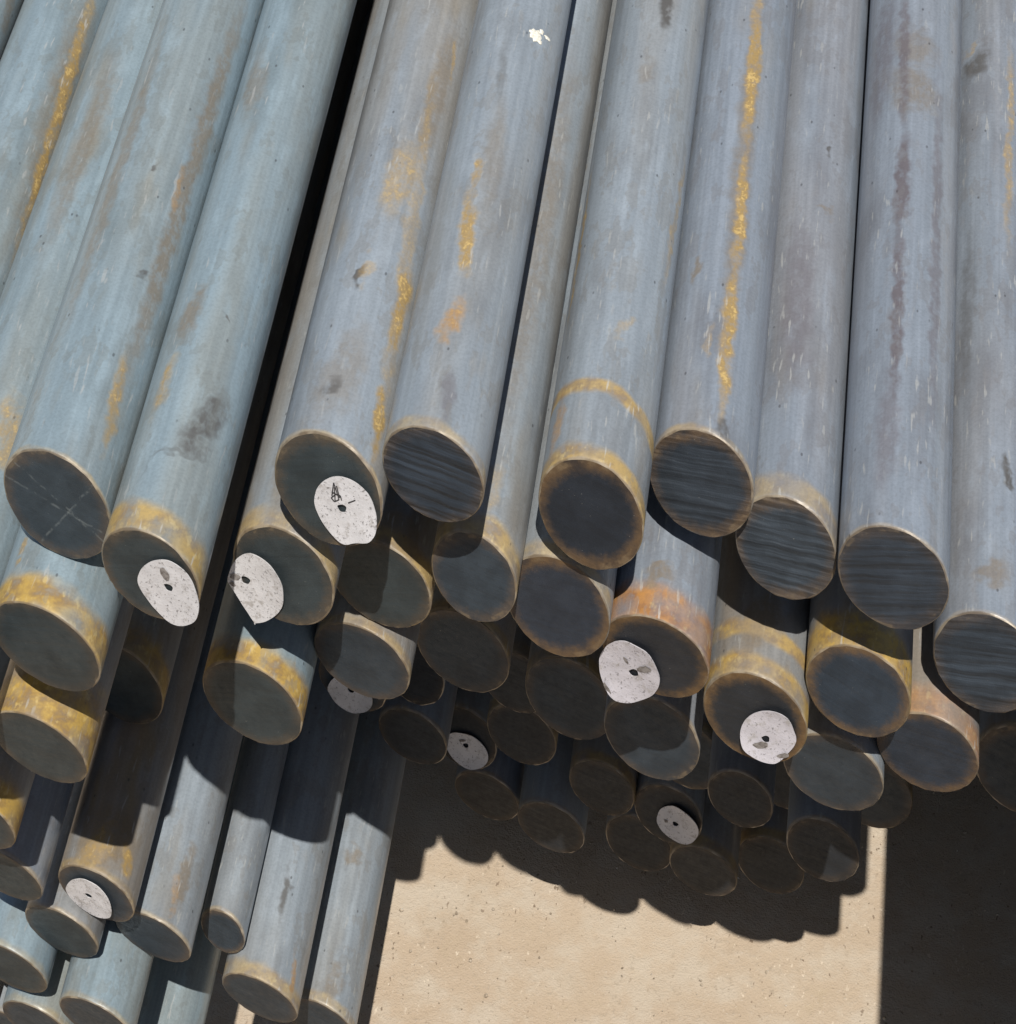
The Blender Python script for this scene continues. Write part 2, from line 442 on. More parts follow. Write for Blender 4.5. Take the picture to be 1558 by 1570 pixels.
for row in range(8):           # unseen bars added beyond the far forward row to block sky and bounce light
    for q in range(3):
        kk = 'stack%d%d' % (row, q)
        BARS[kk] = (.3990 + .0812 * q + (.0406 if row % 2 else 0.0), .78 + .03 * ((row * 7 + q * 5) % 4), .1405 + .0705 * row, .0400, .274, .910, -.300)
        STACK.append(kk)
LENGTH = 4.6

def cut_y(b, x, z):
    nx, ny, nz = b[4:7]
    return -(nx * x + nz * z) / ny

def pix_on_bar(k, px, py):
    """(s, e) where a photo pixel's ray meets the bar's upper skin"""
    b = BARS[k]
    d = pix_ray(px, py)
    ox, oz = CAM_P.x - b[0], CAM_P.z - b[2]
    A = d.x ** 2 + d.z ** 2; Bq = 2 * (ox * d.x + oz * d.z); Cq = ox * ox + oz * oz - b[3] ** 2
    D = Bq * Bq - 4 * A * Cq
    t = (-Bq - math.sqrt(max(D, 0.0))) / (2 * A)
    x, z, y = ox + d.x * t, oz + d.z * t, CAM_P.y + d.y * t - b[1]
    return math.atan2(x, z) * b[3], y - cut_y(b, x, z), t

def pix_on_face(k, px, py):
    b = BARS[k]
    n = Vector(b[4:7]).normalized(); c = Vector(b[0:3])
    d = pix_ray(px, py)
    t = (c - CAM_P).dot(n) / d.dot(n)
    return CAM_P + d * t - c

def face_frame(k):
    n = Vector(BARS[k][4:7]).normalized()
    u = Vector((1, 0, 0)); u = (u - n * u.dot(n)).normalized()
    v = n.cross(u) * -1.0
    if v.z < 0: v = -v
    return n, u, v

# marks read off the photograph: bar, type, from pixel, to pixel, half width in pixels, strength
MARKS = [
    ('T1', 'gold', 152, -40, 20, 400, 13, 1.0), ('T1', 'brown', 150, -40, 10, 420, 34, .6), ('T1', 'gold', 118, 80, 90, 190, 10, 1.0),
    ('T0', 'brown', 25, -30, 0, 60, 15, .6),
    ('A', 'brown', 385, -30, 175, 640, 20, .75), ('A', 'brown', 255, 40, 95, 520, 16, .55), ('A', 'gold', 195, 540, 160, 690, 13, .75),
    ('A', 'dark', 222, 415, 216, 430, 8, .8), ('A', 'dark', 241, 250, 236, 264, 6, .8), ('A', 'orange', 285, 255, 262, 330, 7, .5),
    ('B2', 'gold', 22, 600, 4, 730, 26, .7), ('B2', 'brown', 190, 60, 60, 400, 22, .5), ('B', 'gold', 40, 830, 30, 850, 9, .7),
    ('C', 'gold', 262, 555, 240, 625, 9, .8), ('C', 'dark', 352, 610, 275, 690, 26, .85), ('C', 'brown', 305, 440, 280, 520, 20, .7),
    ('C', 'dark', 215, 720, 330, 690, 12, .5), ('C', 'brown', 400, 80, 380, 180, 22, .5), ('C', 'dark', 346, 488, 342, 496, 6, .8),
    ('Fb', 'gold', 640, 215, 590, 330, 30, .62), ('Fb', 'gold', 632, 395, 594, 560, 18, 1.0), ('Fb', 'gold', 588, 590, 572, 710, 13, 1.0),
    ('Fb', 'gold', 668, 100, 575, 700, 15, .5), ('Fb', 'gold', 700, 60, 690, 130, 6, .6), ('C', 'gold', 268, 540, 236, 640, 15, .6), ('Fb', 'gold', 458, 520, 440, 630, 11, .7), ('Fb', 'gold', 570, 390, 556, 440, 14, .5), ('Fb', 'dark', 556, 408, 544, 436, 9, .95),
    ('Fb', 'dark', 520, 570, 500, 610, 17, .75), ('Fb', 'brown', 700, 30, 640, 260, 22, .6), ('Fb', 'gold', 490, 330, 478, 400, 8, .6),
    ('Fb', 'brown', 560, 500, 480, 660, 40, .45),
    ('D', 'gold', 737, 236, 726, 300, 8, .8), ('D', 'gold', 722, 290, 712, 430, 14, 1.0), ('D', 'orange', 706, 462, 674, 524, 19, .9),
    ('D', 'purple', 690, 560, 684, 650, 12, .5), ('D', 'brown', 770, 150, 745, 330, 20, .35), ('D', 'dark', 772, 60, 765, 160, 9, .35),
    ('M', 'brown', 880, 60, 760, 720, 30, .5), ('M', 'gold', 770, 700, 740, 800, 18, .45),
    ('N', 'brown', 930, 40, 820, 700, 8, .5),
    ('G', 'gold', 906, 270, 870, 500, 7, .8), ('G', 'gold', 1052, 240, 1018, 440, 9, .55), ('G', 'dark', 1024, -20, 1018, 40, 12, .95),
    ('G', 'gold', 970, 480, 950, 510, 12, .5), ('G', 'brown', 1000, 80, 980, 130, 14, .4), ('G', 'orange', 865, 600, 845, 700, 14, .6),
    ('H', 'gold', 1166, -30, 1144, 240, 12, 1.0), ('H', 'gold', 1146, 220, 1124, 440, 10, .95), ('H', 'gold', 1128, 400, 1104, 640, 13, 1.0),
    ('H', 'brown', 1166, -30, 1104, 640, 18, .6), ('H', 'dark', 1110, 630, 1104, 700, 13, .8), ('H', 'brown', 1070, 390, 1064, 430, 9, .7),
    ('H', 'gold', 1090, 500, 1084, 540, 7, .5),
    ('I', 'brown', 1240, 310, 1290, 345, 14, .5), ('I', 'purple', 1230, 330, 1215, 600, 32, .55), ('I', 'dark', 1272, 225, 1270, 240, 5, .9),
    ('J', 'purple', 1388, -30, 1386, 200, 10, .8), ('J', 'purple', 1388, 200, 1378, 360, 14, 1.0), ('J', 'purple', 1380, 330, 1370, 640, 11, .95),
    ('J', 'purple', 1365, -20, 1340, 200, 26, .6), ('J', 'brown', 1410, 62, 1395, 78, 40, .5), ('J', 'brown', 1410, 126, 1395, 146, 46, .55),
    ('J', 'purple', 1440, 100, 1430, 700, 11, .6), ('J', 'purple', 1370, 560, 1350, 760, 22, .55),
    ('K', 'gold', 1551, 60, 1546, 380, 8, .6), ('K', 'dark', 1512, 70, 1484, 130, 22, .8), ('K', 'dark', 1540, 700, 1550, 760, 9, .95),
    ('K', 'dark', 1490, 340, 1478, 620, 14, .45), ('K', 'brown', 1530, 860, 1510, 890, 30, .6), ('K', 'gold', 1500, 60, 1480, 90, 10, .4),
    ('AF', 'gold', 170, 1270, 130, 1330, 26, .9), ('AF', 'gold', 200, 1290, 190, 1350, 14, 1.0), ('AF', 'brown', 190, 1240, 140, 1330, 60, .9),
    ('AG', 'brown', 300, 1290, 265, 1400, 12, .7), ('AG', 'orange', 270, 1340, 262, 1400, 8, .5), ('AI', 'dark', 445, 1330, 430, 1410, 7, .8),
    ('AI', 'orange', 455, 1460, 448, 1520, 7, .8), ('AJ', 'brown', 545, 1300, 535, 1330, 18, .6), ('AJ', 'brown', 520, 1480, 505, 1540, 20, .6),
    ('O', 'brown', 1020, 870, 1000, 885, 22, .7), ('P', 'brown', 1190, 910, 1150, 990, 40, .8), ('L', 'gold', 600, 820, 640, 850, 12, .5),
    ('L', 'brown', 600, 790, 630, 840, 40, .8), ('S', 'brown', 1540, 1080, 1520, 1120, 30, .5),
    ('E', 'brown', 480, 640, 420, 800, 40, .6), ('T', 'gold', 452, 1010, 440, 1070, 10, .7),
]
# per bar: tint, warm film, dust, bands near the cut, face look (saw depth, saw angle, rust), optional darker face
LOOK = {
    'A': ('teal', .5, .5, [(0, .005, .5)]), 'B': ('teal', .6, .5, [(.010, .022, 1.0)]), 'T1': ('teal', .5, .3, []), 'B2': ('teal', .6, .5, []), 'T0': ('teal', .5, .2, []),
    'C': ('teal', .6, .35, [(.010, .020, .85)]), 'E': ('blue', .8, .6, [(.006, .016, .7)]), 'Fb': ('blue', .8, .7, [(0, .005, .5)]),
    'D': ('blue', .5, .25, [(.002, .010, .55)]), 'M': ('blue', .8, .5, [(.008, .018, .75)]), 'N': ('blue', .5, .3, [(.004, .014, .6)]),
    'G': ('blue', .6, .35, [(.004, .014, .8), (.070, .010, .8)]), 'H': ('violet', .4, .25, [(0, .007, .5)]), 'I': ('violet', .5, .3, [(.010, .018, .5)]),
    'J': ('violet', .3, .1, [(0, .004, .3)]), 'K': ('violet', .5, .2, [(0, .004, .3)]),
    'O': ('violet', .4, .3, [(.012, .028, 1.0)]), 'P': ('brown', .8, .7, [(.010, .014, 1.0), (.044, .011, .8)]), 'Q': ('brown', .7, .6, [(.012, .030, 1.0)]),
    'R': ('brown', .9, .8, [(.006, .030, .7)]), 'S': ('violet', .7, .4, [(0, .008, .4)]), 'T': ('teal', .5, .3, [(.010, .022, 1.0)]),
    'U': ('brown', .7, .5, [(0, .012, .6)]), 'L': ('brown', .8, .8, [(.006, .018, .7)]), 'W': ('brown', .8, .7, [(0, .014, .6)]),
    'AC': ('brown', .9, 1.0, [(.012, .060, 1.0)]), 'AD': ('brown', .7, .9, [(.010, .030, 1.0)]), 'AB': ('brown', .7, .7, [(.006, .030, .8)]),
    'AF': ('brown', .9, .9, [(0, .010, .6)]), 'AG': ('blue', .4, .3, [(0, .007, .4)]), 'AH': ('blue', .4, .2, [(0, .005, .4)]),
    'AI': ('blue', .4, .2, [(.004, .016, .65)]), 'AJ': ('blue', .5, .3, [(.004, .010, .5)]), 'AN': ('teal', .5, .3, [(0, .008, .4)]),
    'AK': ('brown', .6, .4, [(0, .006, .4)]), 'AL': ('teal', .6, .3, [(0, .01, .4)]), 'AM': ('teal', .6, .3, [(0, .01, .4)]), 'AO': ('teal', .5, .3, []),
}
FACES = {   # saw depth, saw angle, rust, base
    'D': (1.0, .10, .25, (0.0192, 0.0264, 0.0370)), 'H': (.8, -.05, .55, (0.0207, 0.0272, 0.0361)), 'I': (1.0, .02, .45, (0.0252, 0.0328, 0.0421)),
    'J': (.9, -.26, .25, (0.0207, 0.0272, 0.0370)), 'K': (1.0, -.14, .25, (0.0222, 0.0296, 0.0396)),
    'G': (.1, .3, .65, (0.0111, 0.0144, 0.0206)), 'O': (.1, 0, 1.0, (0.0148, 0.0168, 0.0215)), 'P': (.2, 0, .9, (0.0148, 0.0168, 0.0206)),
    'Q': (.1, .4, .8, (0.0192, 0.0280, 0.0404)), 'R': (.25, 0, .7, (0.0178, 0.0240, 0.0353)), 'N': (.1, 0, .8, (0.0178, 0.0224, 0.0318)),
}
mats_face = {
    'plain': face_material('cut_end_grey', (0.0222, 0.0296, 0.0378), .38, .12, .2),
    'olive': face_material('cut_end_olive', (0.0244, 0.0320, 0.0353), .35, .15, -.3),
    'dark':  face_material('cut_end_dark', (0.0140, 0.0160, 0.0190), .22, .10, .1),  # shade on the lower bars put into a darker cut-end colour
}
for k_, (sw, an, ru, ba) in FACES.items():
    mats_face[k_] = face_material('cut_end_' + ('sawn' if sw > .5 else 'rusty'), ba, ru, sw, an)
mats_face['A'] = face_material('cut_end_chalked', (0.0244, 0.0336, 0.0421), .35, .10, .3, chalk=.25)
OLIVE = {'B', 'T', 'AB', 'AC', 'AD', 'C', 'E', 'Fb', 'L', 'AE', 'AK', 'AL'}
generic_steel = [steel_material('scaled_steel_cool', 'blue', .5, .3, [(0, .008, .4)]),
                 steel_material('scaled_steel_brown', 'brown', .7, .5, [(.004, .014, .6)]),
                 steel_material('scaled_steel_violet', 'violet', .5, .3, [(0, .006, .4)])]

def bar_material(k):
    if k not in LOOK: return generic_steel[sum(map(ord, k)) % 3]
    tint, warm, dust, bands = LOOK[k]
    R = BARS[k][3]
    blobs = []
    for (bk, typ, x1, y1, x2, y2, hw, st) in MARKS:
        if bk != k: continue
        s1, e1, t1 = pix_on_bar(k, x1, y1)
        s2, e2, t2 = pix_on_bar(k, x2, y2)
        a = max(hw * .5 * (t1 + t2) / FPX * 1.15, .0015)
        b = max(abs(e2 - e1) * .62, a * 1.2)
        sl = (s2 - s1) / (e2 - e1) if abs(e2 - e1) > a else 0.0
        blobs.append((typ, .5 * (s1 + s2), .5 * (e1 + e2), a, b, sl, st))
    return steel_material('scaled_steel_marked', tint, warm, dust, bands, blobs, 'orange' if k in ('O', 'R') else 'gold')

SEG = 72
def build_shaft(k, root):
    b = BARS[k]; R = b[3]
    rnd = random.Random(k)
    sd = rnd.uniform(0, 90)
    dist = [0, .0007, .0016, .004, .009, .018, .03]
    while dist[-1] < 1.3: dist.append(dist[-1] + .030)
    dist += [1.6, 2.2, 3.0, LENGTH]
    bow = (rnd.uniform(-.0035, .0035), rnd.uniform(-.002, .0005))
    vs, fs, uv = [], [], []
    for j, e in enumerate(dist):
        for i in range(SEG):
            ph = -math.pi + 2 * math.pi * i / SEG
            if j == 0: rr = R - .0012 + .0009 * noise.noise((math.cos(ph) * 4, math.sin(ph) * 4, sd + 9)) - .0012 * max(0, noise.noise((math.cos(ph) * 2, math.sin(ph) * 2, sd + 31)) - .25)
            elif j == 1: rr = R - .00045 + .0008 * noise.noise((math.cos(ph) * 6, math.sin(ph) * 6, sd))
            else:
                rr = R * (1 + .0045 * noise.noise((math.cos(ph) * 1.2, math.sin(ph) * 1.2, e * 2.2 + sd)) + .0022 * noise.noise((math.cos(ph) * 3, math.sin(ph) * 3, e * 14 + sd)))
            x, z = rr * math.sin(ph), rr * math.cos(ph)
            y = cut_y(b, x, z)
            if e > 2: y *= .0
            if j == 1: y += .0006 * noise.noise((math.cos(ph) * 7, math.sin(ph) * 7, sd + 5))
            q = min(e, 1.6)
            vs.append((x + bow[0] * q * q * .5, y + e, z + bow[1] * q * q * .5))
    for j in range(len(dist) - 1):
        for i in range(SEG):
            i2 = (i + 1) % SEG
            fs.append((j * SEG + i, (j + 1) * SEG + i, (j + 1) * SEG + i2, j * SEG + i2))
            s1 = (-math.pi + 2 * math.pi * i / SEG) * R
            s2 = (-math.pi + 2 * math.pi * (i + 1) / SEG) * R
            uv.append(((s1, dist[j]), (s1, dist[j + 1]), (s2, dist[j + 1]), (s2, dist[j])))
    back = (len(dist) - 1) * SEG
    fs.append(tuple(back + i for i in range(SEG)))
    uv.append(tuple((0, LENGTH) for _ in range(SEG)))
    o = mesh_obj('shaft', vs, fs, bar_material(k), root, True, {'bar': uv})
    # the cut end, sharing the shaft's first ring
    n, u, v = face_frame(k)
    fv = []
    rings = [1.0, .86, .6, .3]
    for q in rings:
        for i in range(SEG):
            x, y, z = vs[i]
            p = Vector((x, y, z)) * q
            p += n * (.0005 * noise.noise((p.x * 60, p.z * 60, sd)) * (1 if q < .99 else 0))
            fv.append(tuple(p))
    fv.append((0, 0, 0))
    ff = []
    for j in range(len(rings) - 1):
        for i in range(SEG):
            i2 = (i + 1) % SEG
            ff.append((j * SEG + i, j * SEG + i2, (j + 1) * SEG + i2, (j + 1) * SEG + i))
    j = len(rings) - 1
    for i in range(SEG): ff.append((j * SEG + i, j * SEG + (i + 1) % SEG, len(fv) - 1))
    fuv = [tuple((Vector(fv[q]).dot(u) / R, Vector(fv[q]).dot(v) / R) for q in f) for f in ff]
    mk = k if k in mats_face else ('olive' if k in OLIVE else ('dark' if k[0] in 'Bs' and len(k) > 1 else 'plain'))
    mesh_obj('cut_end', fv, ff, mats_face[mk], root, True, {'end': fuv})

# white paper discs stuck on the cut ends:
# bar, photo box of the disc, holes [(px, py, r)], smudges [(px, py, rx, ry, angle)], straight tear (two pixels, keep side), material
tag_white = tag_material('tag_paper', (.58, .57, .585), .9)
tag_grey = tag_material('tag_paper_dimmed', (.52, .50, .54), .8)  # greyer paper: the weaker sun on these tags is put into the colour
ink = flat_material('ink', (.035, .033, .035), .8)
grime = flat_material('grime', (.12, .105, .095), .9, (.24, .22, .21), 260.0)

TAGS = [   # bar, outline in photo pixels (corners doubled), hole, smudges, paper
    ('C', [(215, 885), (222, 866), (240, 856), (262, 857), (285, 872), (303, 898), (311, 925), (305, 945), (285, 954), (262, 950), (240, 930), (222, 905)],
     (261, 898), [(256, 876, 7, 11, .3)], tag_white),
    ('E', [(353, 880), (362, 858), (380, 846), (402, 851), (425, 868), (438, 893), (438, 920), (428, 938), (410, 950), (393, 953), (393, 953), (375, 925), (358, 898), (352, 888), (352, 888)],
     (379, 887), [(364, 881, 9, 6, .4), (360, 892, 5, 4, 0)], tag_white),
    ('Fb', [(485, 765), (490, 745), (505, 731), (525, 728), (548, 738), (568, 757), (580, 785), (582, 810), (572, 825), (550, 828), (528, 830), (505, 810), (490, 785)],
     (527, 777), [], tag_white),
    ('O', [(923, 1000), (935, 985), (955, 979), (975, 985), (998, 1000), (1010, 1025), (1013, 1045), (1003, 1062), (985, 1069), (965, 1070), (945, 1062), (930, 1040), (922, 1018)],
     (974, 1028), [(990, 1022, 11, 7, .5), (962, 1008, 2, 8, .6), (936, 1046, 3, 14, .5)], tag_grey),
    ('P', [(1137, 1120), (1145, 1100), (1165, 1088), (1190, 1087), (1210, 1098), (1219, 1118), (1222, 1135), (1212, 1150), (1195, 1164), (1175, 1162), (1155, 1152), (1142, 1140)],
     (1176, 1130), [(1168, 1138, 13, 7, .6), (1203, 1154, 10, 5, .6)], tag_grey),
    ('AF', [(104, 1358), (112, 1346), (130, 1345), (152, 1356), (170, 1375), (176, 1392), (170, 1401), (150, 1401), (128, 1390), (110, 1372)],
     (138, 1370), [], tag_white),
    ('BB', [(685, 1135), (692, 1123), (705, 1121), (727, 1127), (745, 1145), (750, 1162), (742, 1173), (722, 1175), (700, 1163), (688, 1148)],
     (716, 1141), [(711, 1133, 6, 2, .4)], tag_white),
    ('BH', [(1009, 1250), (1016, 1237), (1035, 1233), (1055, 1243), (1070, 1258), (1073, 1275), (1062, 1290), (1045, 1291), (1022, 1276), (1011, 1262)],
     (1037, 1261), [(1023, 1256, 3, 3, 0)], tag_white),
    ('VS', [(505, 1050), (515, 1036), (535, 1032), (560, 1040), (572, 1058), (574, 1076), (562, 1087), (540, 1090), (520, 1078), (508, 1062)],
     (540, 1056), [], tag_white),
]

def disc_blob(name, c, n, u, v, rx, ry, ang, lift, mat, parent, seed, N=18):
    vs, ca, sa = [], math.cos(ang), math.sin(ang)
    for i in range(N):
        a = 2 * math.pi * i / N
        w = 1 + .35 * noise.noise((math.cos(a) * 1.5, math.sin(a) * 1.5, seed))
        x, y = math.cos(a) * rx * w, math.sin(a) * ry * w
        vs.append(tuple(c + u * (x * ca - y * sa) + v * (x * sa + y * ca) - n * lift))
    vs.append(tuple(c - n * lift))
    return mesh_obj(name, vs, [(i, (i + 1) % N, N) for i in range(N)], mat, parent)

def build_tag(k, root, outline, hole, smudges, mat):
    n, u, v = face_frame(k)
    xs = [q[0] for q in outline]; ys = [q[1] for q in outline]
    c = pix_on_face(k, (min(xs) + max(xs)) / 2, (min(ys) + max(ys)) / 2)
    px = (BARS[k][1] ** 2 + (CAM_P.z - BARS[k][2]) ** 2) ** .5 / FPX     # metres per pixel here
    w1 = .95
    pts = []
    for q in outline:
        w = pix_on_face(k, *q) - c
        pts.append((w.dot(u), w.dot(v)))
    rad = sum(math.hypot(*q) for q in pts) / len(pts)
    h = pix_on_face(k, *hole) - c
    hu, hv = h.dot(u), h.dot(v)
    rh = rad * .135
    sd = sum(map(ord, k)) * .37
    N = 72
    m_ = len(pts)
    outer = []
    for i in range(N):        # closed Catmull-Rom through the outline
        f = i * m_ / N; a = int(f); t = f - a
        p0, p1, p2, p3 = (pts[(a + o) % m_] for o in (-1, 0, 1, 2))
        w = [.5 * (2 * p1[d] + (p2[d] - p0[d]) * t + (2 * p0[d] - 5 * p1[d] + 4 * p2[d] - p3[d]) * t * t + (3 * p1[d] - p0[d] - 3 * p2[d] + p3[d]) * t ** 3) for d in (0, 1)]
        jag = 1 + .006 * noise.noise((w[0] * 400, w[1] * 400, sd))
        outer.append((w[0] * jag, w[1] * jag))
    ang0 = math.atan2(outer[0][1] - hv, outer[0][0] - hu)
    turn = 1 if sum(outer[i][0] * outer[(i + 1) % N][1] - outer[(i + 1) % N][0] * outer[i][1] for i in range(N)) > 0 else -1
    inner = [(hu + rh * (1 + .12 * math.sin(3 * q + sd)) * math.cos(q), hv + rh * (1 + .1 * math.cos(2 * q + sd)) * math.sin(q)) for q in [ang0 + turn * 2 * math.pi * i / N for i in range(N)]]
    curl = Vector((math.cos(sd), math.sin(sd)))
    th = .0007
    def place(x, y, lift):
        t = (x * curl.x + y * curl.y) / rad
        bend = .0036 * max(t, 0) ** 2 + .0012 * max(-t, 0) ** 3 + .0005 * noise.noise((x * 90, y * 90, sd)) + .0006
        return tuple(c + u * x + v * y - n * (lift + bend + .0012))
    layers = []
    vs, fs = [], []
    ringw = [0, .25, .5, .75, 1.0]
    for lift in (0.0, th):
        for q in ringw:
            for i in range(N):
                x = inner[i][0] * (1 - q) + outer[i][0] * q
                y = inner[i][1] * (1 - q) + outer[i][1] * q
                vs.append(place(x, y, lift))
    nr = len(ringw)
    for L in (0, 1):
        o0 = L * nr * N
        for j in range(nr - 1):
            for i in range(N):
                i2 = (i + 1) % N
                f = (o0 + j * N + i, o0 + j * N + i2, o0 + (j + 1) * N + i2, o0 + (j + 1) * N + i)
                fs.append(f if L else f[::-1])
    for j in (0, nr - 1):
        for i in range(N):
            i2 = (i + 1) % N
            fs.append((j * N + i, j * N + i2, nr * N + j * N + i2, nr * N + j * N + i))
    lab = mesh_obj('paper_tag', vs, fs, mat, root, False)
    for sp in smudges:
        cc = pix_on_face(k, sp[0], sp[1]) - c
        pt = Vector(place(cc.dot(u), cc.dot(v), th))
        disc_blob('smudge', pt, n, u, v, sp[2] * px / w1 * .95, sp[3] * px / w1, sp[4], .0006, grime, lab, sd)
    if k == 'Fb':      # scribbled ink: a pointed stroke over a looped figure and a dash
        strokes = [[(512, 757), (515, 737), (521, 756), (513, 752)], [(516, 744), (517, 764)], [(519, 742), (524, 760)],
                   [(514, 752), (521, 756), (523, 763), (516, 766), (511, 760), (518, 755), (525, 757), (527, 764)], [(537, 768), (548, 764)]]
        for st in strokes:
            pts = []
            for q in st:
                cc = pix_on_face(k, *q) - c
                pts.append(Vector(place(cc.dot(u), cc.dot(v), th + .0005)))
            vv, ff = [], []
            for a, b2 in zip(pts[:-1], pts[1:]):
                dd = (b2 - a); sidev = dd.cross(n).normalized() * .00045
                i0 = len(vv)
                vv += [tuple(a + sidev), tuple(a - sidev), tuple(b2 - sidev), tuple(b2 + sidev)]
                ff.append((i0, i0 + 1, i0 + 2, i0 + 3))
            mesh_obj('ink_stroke', vv, ff, ink, lab)
    return lab


LABELS = {
    'T0': ('grey bar running beside the gold streaked bar, on its outer side', None),
    'T1': ('teal grey bar with a long gold rust streak and no tag', None),
    'B2': ('teal grey bar sunk between the gold streaked bar and the chalk marked bar', None),
    'A': ('thick teal grey bar whose dark cut end carries faint crossed chalk lines', None),
    'B': ('teal grey bar with a gold rust collar, lying under the chalk marked bar', None),
    'C': ('top bar with gold collar and a whole white tag overhanging its lower rim', None),
    'E': ('bar with a torn white tag sticking out past the side of its cut end', None),
    'Fb': ('gold flecked top bar whose white tag has an ink scribble and centre hole', None),
    'D': ('bar with white splash on top and an orange spot above its ridged sawn end', None),
    'G': ('top bar with two gold rings and a black end with tiny shiny scratches', None),
    'H': ('bar with a bright broken gold rust line running all along its top', None),
    'I': ('slim violet grey bar whose sawn end shows coarse level ridges under a brown collar', None),
    'J': ('violet grey bar with a dark purple stain streak and slanting saw ridges', None),
    'K': ('bar with coarse saw ridges on its end and a black teardrop stain on top', None),
    'L': ('brown dusted bar end between the torn tag bar and the bar with white splash', None),
    'M': ('brown grey bar with gold rim wedged beside the bar with the white splash', None),
    'N': ('bar with plain dark end and brown rim under the two ringed top bar', None),
    'O': ('short showing bar with wide orange collar and a smudged tag on its end', None),
    'P': ('bar with double gold collar and a smudged tag with a large off centre hole', None),
    'Q': ('bar with wide gold collar and plain slate blue end without any tag', None),
    'R': ('bar with pale and orange flaked collar under the teardrop stained ridged bar', None),
    'S': ('violet grey bar with plain smooth end directly under the teardrop stained ridged bar', None),
    'T': ('teal grey bar with thick gold collar and plain end below the torn tag', None),
    'U': ('bar with thin bright rim covering most of a white tag behind it', None),
    'W': ('brown rimmed bar with its end cut by a sharp shadow line', None),
    'X': ('shaded bar end directly below the plain dark brown rimmed end', None),
    'Y': ('shaded bar end directly below the bar with wide orange collar and smudged tag', None),
    'Z': ('grey bar end tucked under the wide gold collared bar and beside the double collar', None),
    'AA': ('dark bar end showing behind the flaked collar bar at the edge of lit ground', None),
    'AB': ('bar end split by a shadow edge, behind the gold crusted bar', None),
    'AC': ('bar heavily crusted in yellow rust with a teal grey end', None),
    'AD': ('yellow rimmed bar just under the heavily yellow crusted bar', None),
    'AE': ('dark plain bar end in shade beneath the yellow rimmed bar', None),
    'AF': ('low bar with flaky gold rust crust and a clean white tag', None),
    'AG': ('low blue grey bar with smooth end beside the rust crusted tagged bar', None),
    'AH': ('thin low grey bar squeezed between two thicker blue grey bars', None),
    'AH2': ('lowest shaded bar end peeking out under the thin grey bar', None),
    'AI': ('low blue grey bar with thin black scratch and brown collar by lit ground', None),
    'AJ': ('lowest blue grey bar lying along the edge of the bright ground', None),
    'AK': ('dull bar end poking out just under the low tagged crusted bar', None),
    'AL': ('low teal bar with stubby side lit, below the dull plain end', None),
    'AM': ('low teal bar crossed by a shadow, under the stubby lit bar', None),
    'AN': ('low teal bar lit from above in front of the dull plain end', None),
    'AO': ('low teal bar reaching out farthest over the bottom patch of ground', None),
    'AQ': ('unlit bar end deep between the yellow rimmed bar and tagged low bar', None),
    'BB': ('shaded bar end with a small white tag, beneath the shadow split end', None),
    'BH': ('deeply shaded bar end with a small oval white tag with two dots', None),
    'VS': ('bar end with a white tag almost hidden behind the thin rimmed bar', None),
    'BM': ('black bar end outlined against the lit ground, outermost of the shaded bars', None),
    'RZ': ('outermost bar of the upper row reaching far forward past the other ends', None),
    'RW': ('bar lying below and between the first two far forward bars', None),
    'RV': ('bar lying below and between the last two far forward bars', None),
    'AP': ('lowest dark bar beside the shadow crossed low teal bar', None),
    'AR': ('bottom bar under the shadow crossed low teal bar', None),
    'BA': ('shaded bar end wedged between the small tagged end and a long low bar', None),
    'BC': ('shaded bar end beside the small tagged end, under the shadow split end', None),
    'BD': ('shaded bar end hanging directly beneath the small tagged end', None),
    'BE': ('lowest shaded end next to the one hanging beneath the small tagged end', None),
    'BF': ('shaded plain end just above and beside the two dotted oval tag end', None),
    'BG': ('shaded plain bar end touching the two dotted tag end from below', None),
    'BI': ('lowest plain bar end directly under the end with the two dotted tag', None),
    'BJ': ('shaded plain bar end right under the double gold collar bar', None),
    'BK': ('shaded bar end half hidden behind the grey end tucked under the gold collar', None),
    'BL': ('lowest shaded bar end beside the black end outlined against lit ground', None),
    'Y2': ('bar end half hidden behind the shaded end below the orange collar bar', None),
    'BN': ('bar end mostly hidden between the thin rimmed bar and the shadow split end', None),
    'BO': ('bar end mostly hidden behind the shadow split brown rimmed end', None),
    'RX': ('far forward bar next to the teardrop stained ridged bar', None),
    'RY': ('middle one of three bars reaching far forward past the other ends', None),
}
STACK_LABEL = 'unseen plain bar added beneath the far forward bars to deepen the ground shade'
STACK_GROUP = 'unseen bars added under the far forward row'

roots = {}
for k in BARS:
    b = BARS[k]
    root = bpy.data.objects.new('steel_bar', None)
    root.empty_display_size = .05
    root.location = b[0:3]
    COL.objects.link(root)
    lab, grp = LABELS.get(k, (STACK_LABEL, STACK_GROUP))
    tag(root, lab, 'steel bar', grp)
    roots[k] = root
    build_shaft(k, root)
for (k, outline, hole, sm, mat) in TAGS:
    build_tag(k, roots[k], outline, hole, sm, mat)

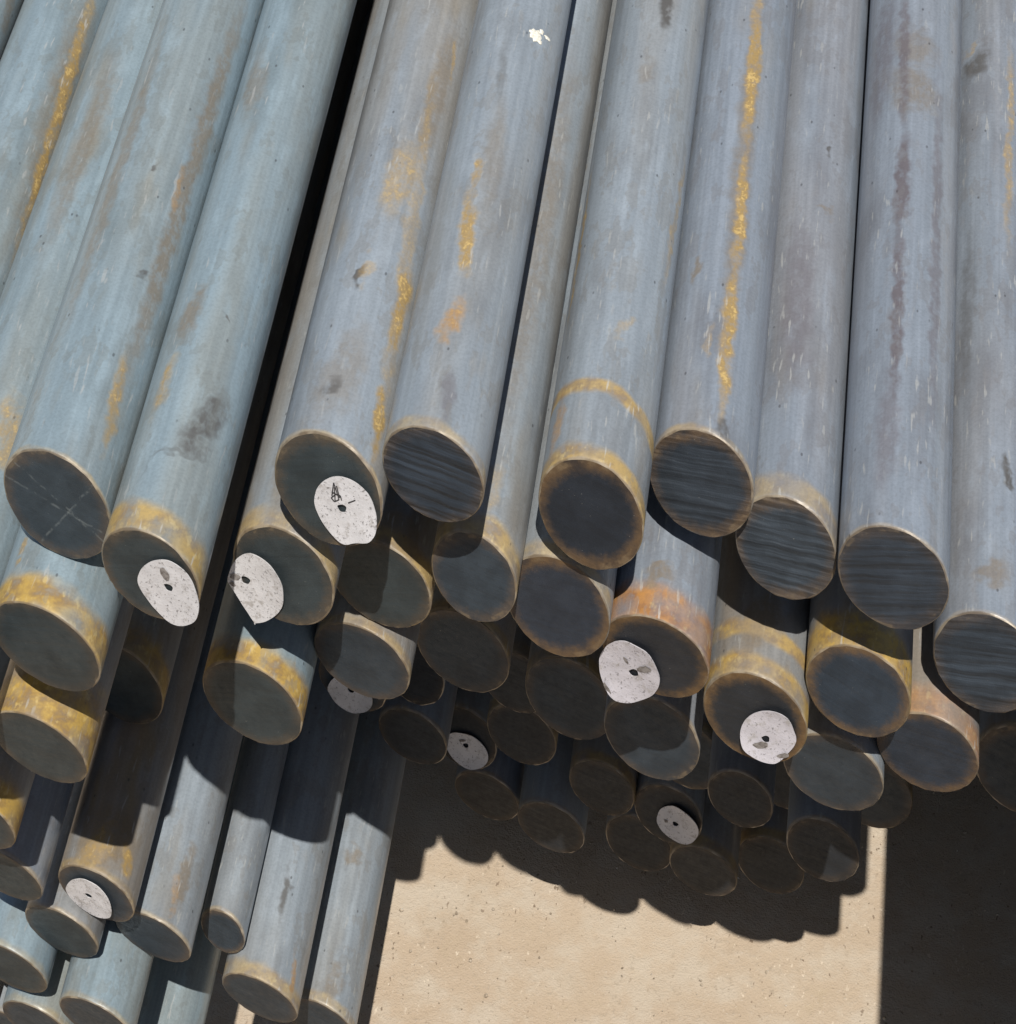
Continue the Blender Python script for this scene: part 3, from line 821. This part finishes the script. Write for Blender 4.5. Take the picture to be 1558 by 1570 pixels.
# ------------------------------------------------------------------ a white splash on one bar
def build_fleck():
    rnd = random.Random(4)
    k = 'D'; b = BARS[k]; R = b[3]
    g = flat_material('chalky_white', (.82, .80, .72), .8, (.62, .60, .52), 500.0)
    root = bpy.data.objects.new('white_splash', None)
    s0, e0, t0 = pix_on_bar(k, 825, 55)
    ph0 = s0 / R
    y0 = b[1] + e0 + cut_y(b, R * math.sin(ph0), R * math.cos(ph0))
    root.location = (b[0] + R * math.sin(ph0), y0, b[2] + R * math.cos(ph0))
    COL.objects.link(root)
    tag(root, 'small ragged white splash dried on top of a grey bar', 'splash')
    def lump(name, px, py, rx, ry, hgt, sd):
        s, e, t = pix_on_bar(k, px, py)
        N = 16; vs = []
        for q, hh in ((1.0, 0.0002), (.72, hgt * .8), (.35, hgt)):
            for i in range(N):
                a = 2 * math.pi * i / N
                w = 1 + .75 * noise.noise((math.cos(a) * 1.8, math.sin(a) * 1.8, sd))
                ss, ee = s + rx * q * w * math.cos(a), e + ry * q * w * math.sin(a)
                ph = ss / R; rr = R * 1.004 + hh
                x, z = rr * math.sin(ph), rr * math.cos(ph)
                y = b[1] + ee + cut_y(b, R * math.sin(ph0), R * math.cos(ph0))
                vs.append((b[0] + x - root.location.x, y - root.location.y, b[2] + z - root.location.z))
        fs = []
        for j in range(2):
            for i in range(N):
                i2 = (i + 1) % N
                fs.append((j * N + i, j * N + i2, (j + 1) * N + i2, (j + 1) * N + i))
        fs.append(tuple(2 * N + i for i in range(N)))
        mesh_obj(name, vs, fs, g, root, True)
    for i, (px, py, rx, ry) in enumerate([(824, 56, .0052, .0062), (830, 50, .0022, .0026), (817, 48, .0028, .0050), (838, 63, .0030, .0020), (827, 66, .0026, .0022)]):
        lump('blotch', px, py, rx, ry, .0009, i * 3.1)
build_fleck()

# ------------------------------------------------------------------ timbers that carry the pile, far back under it
def timber(y, top, x0, x1, label):
    rnd = random.Random(y)
    g = NT('weathered_timber')
    p = g.n('ShaderNodeTexCoord').outputs['Object']
    f = g.noise(g.vec('MULTIPLY', p, (.6, 8, 8)), 14.0, 5.0, .65)
    g.set(**{'Base Color': g.mix(g.ramp(f, .3, .7), (.16, .11, .07), (.27, .20, .13)), 'Roughness': .85})
    bm = bmesh.new()
    bmesh.ops.create_cube(bm, size=1.0)
    for vv in bm.verts: vv.co = Vector((vv.co.x * (x1 - x0), vv.co.y * .10, vv.co.z * (top + .002) + 0))
    bmesh.ops.bevel(bm, geom=list(bm.edges), offset=.006, segments=2, affect='EDGES')
    me = bpy.data.meshes.new('timber'); bm.to_mesh(me); bm.free()
    me.materials.append(g.mat)
    o = bpy.data.objects.new('timber_bearer', me)
    o.location = ((x0 + x1) / 2, y, top / 2)
    COL.objects.link(o)
    tag(o, label, 'timber')
timber(2.3, .100, -.75, .70, 'weathered timber bearer lying crosswise under the pile nearer the cut ends')
timber(4.9, .100, -.75, .70, 'weathered timber bearer lying crosswise under the pile far from the cut ends')
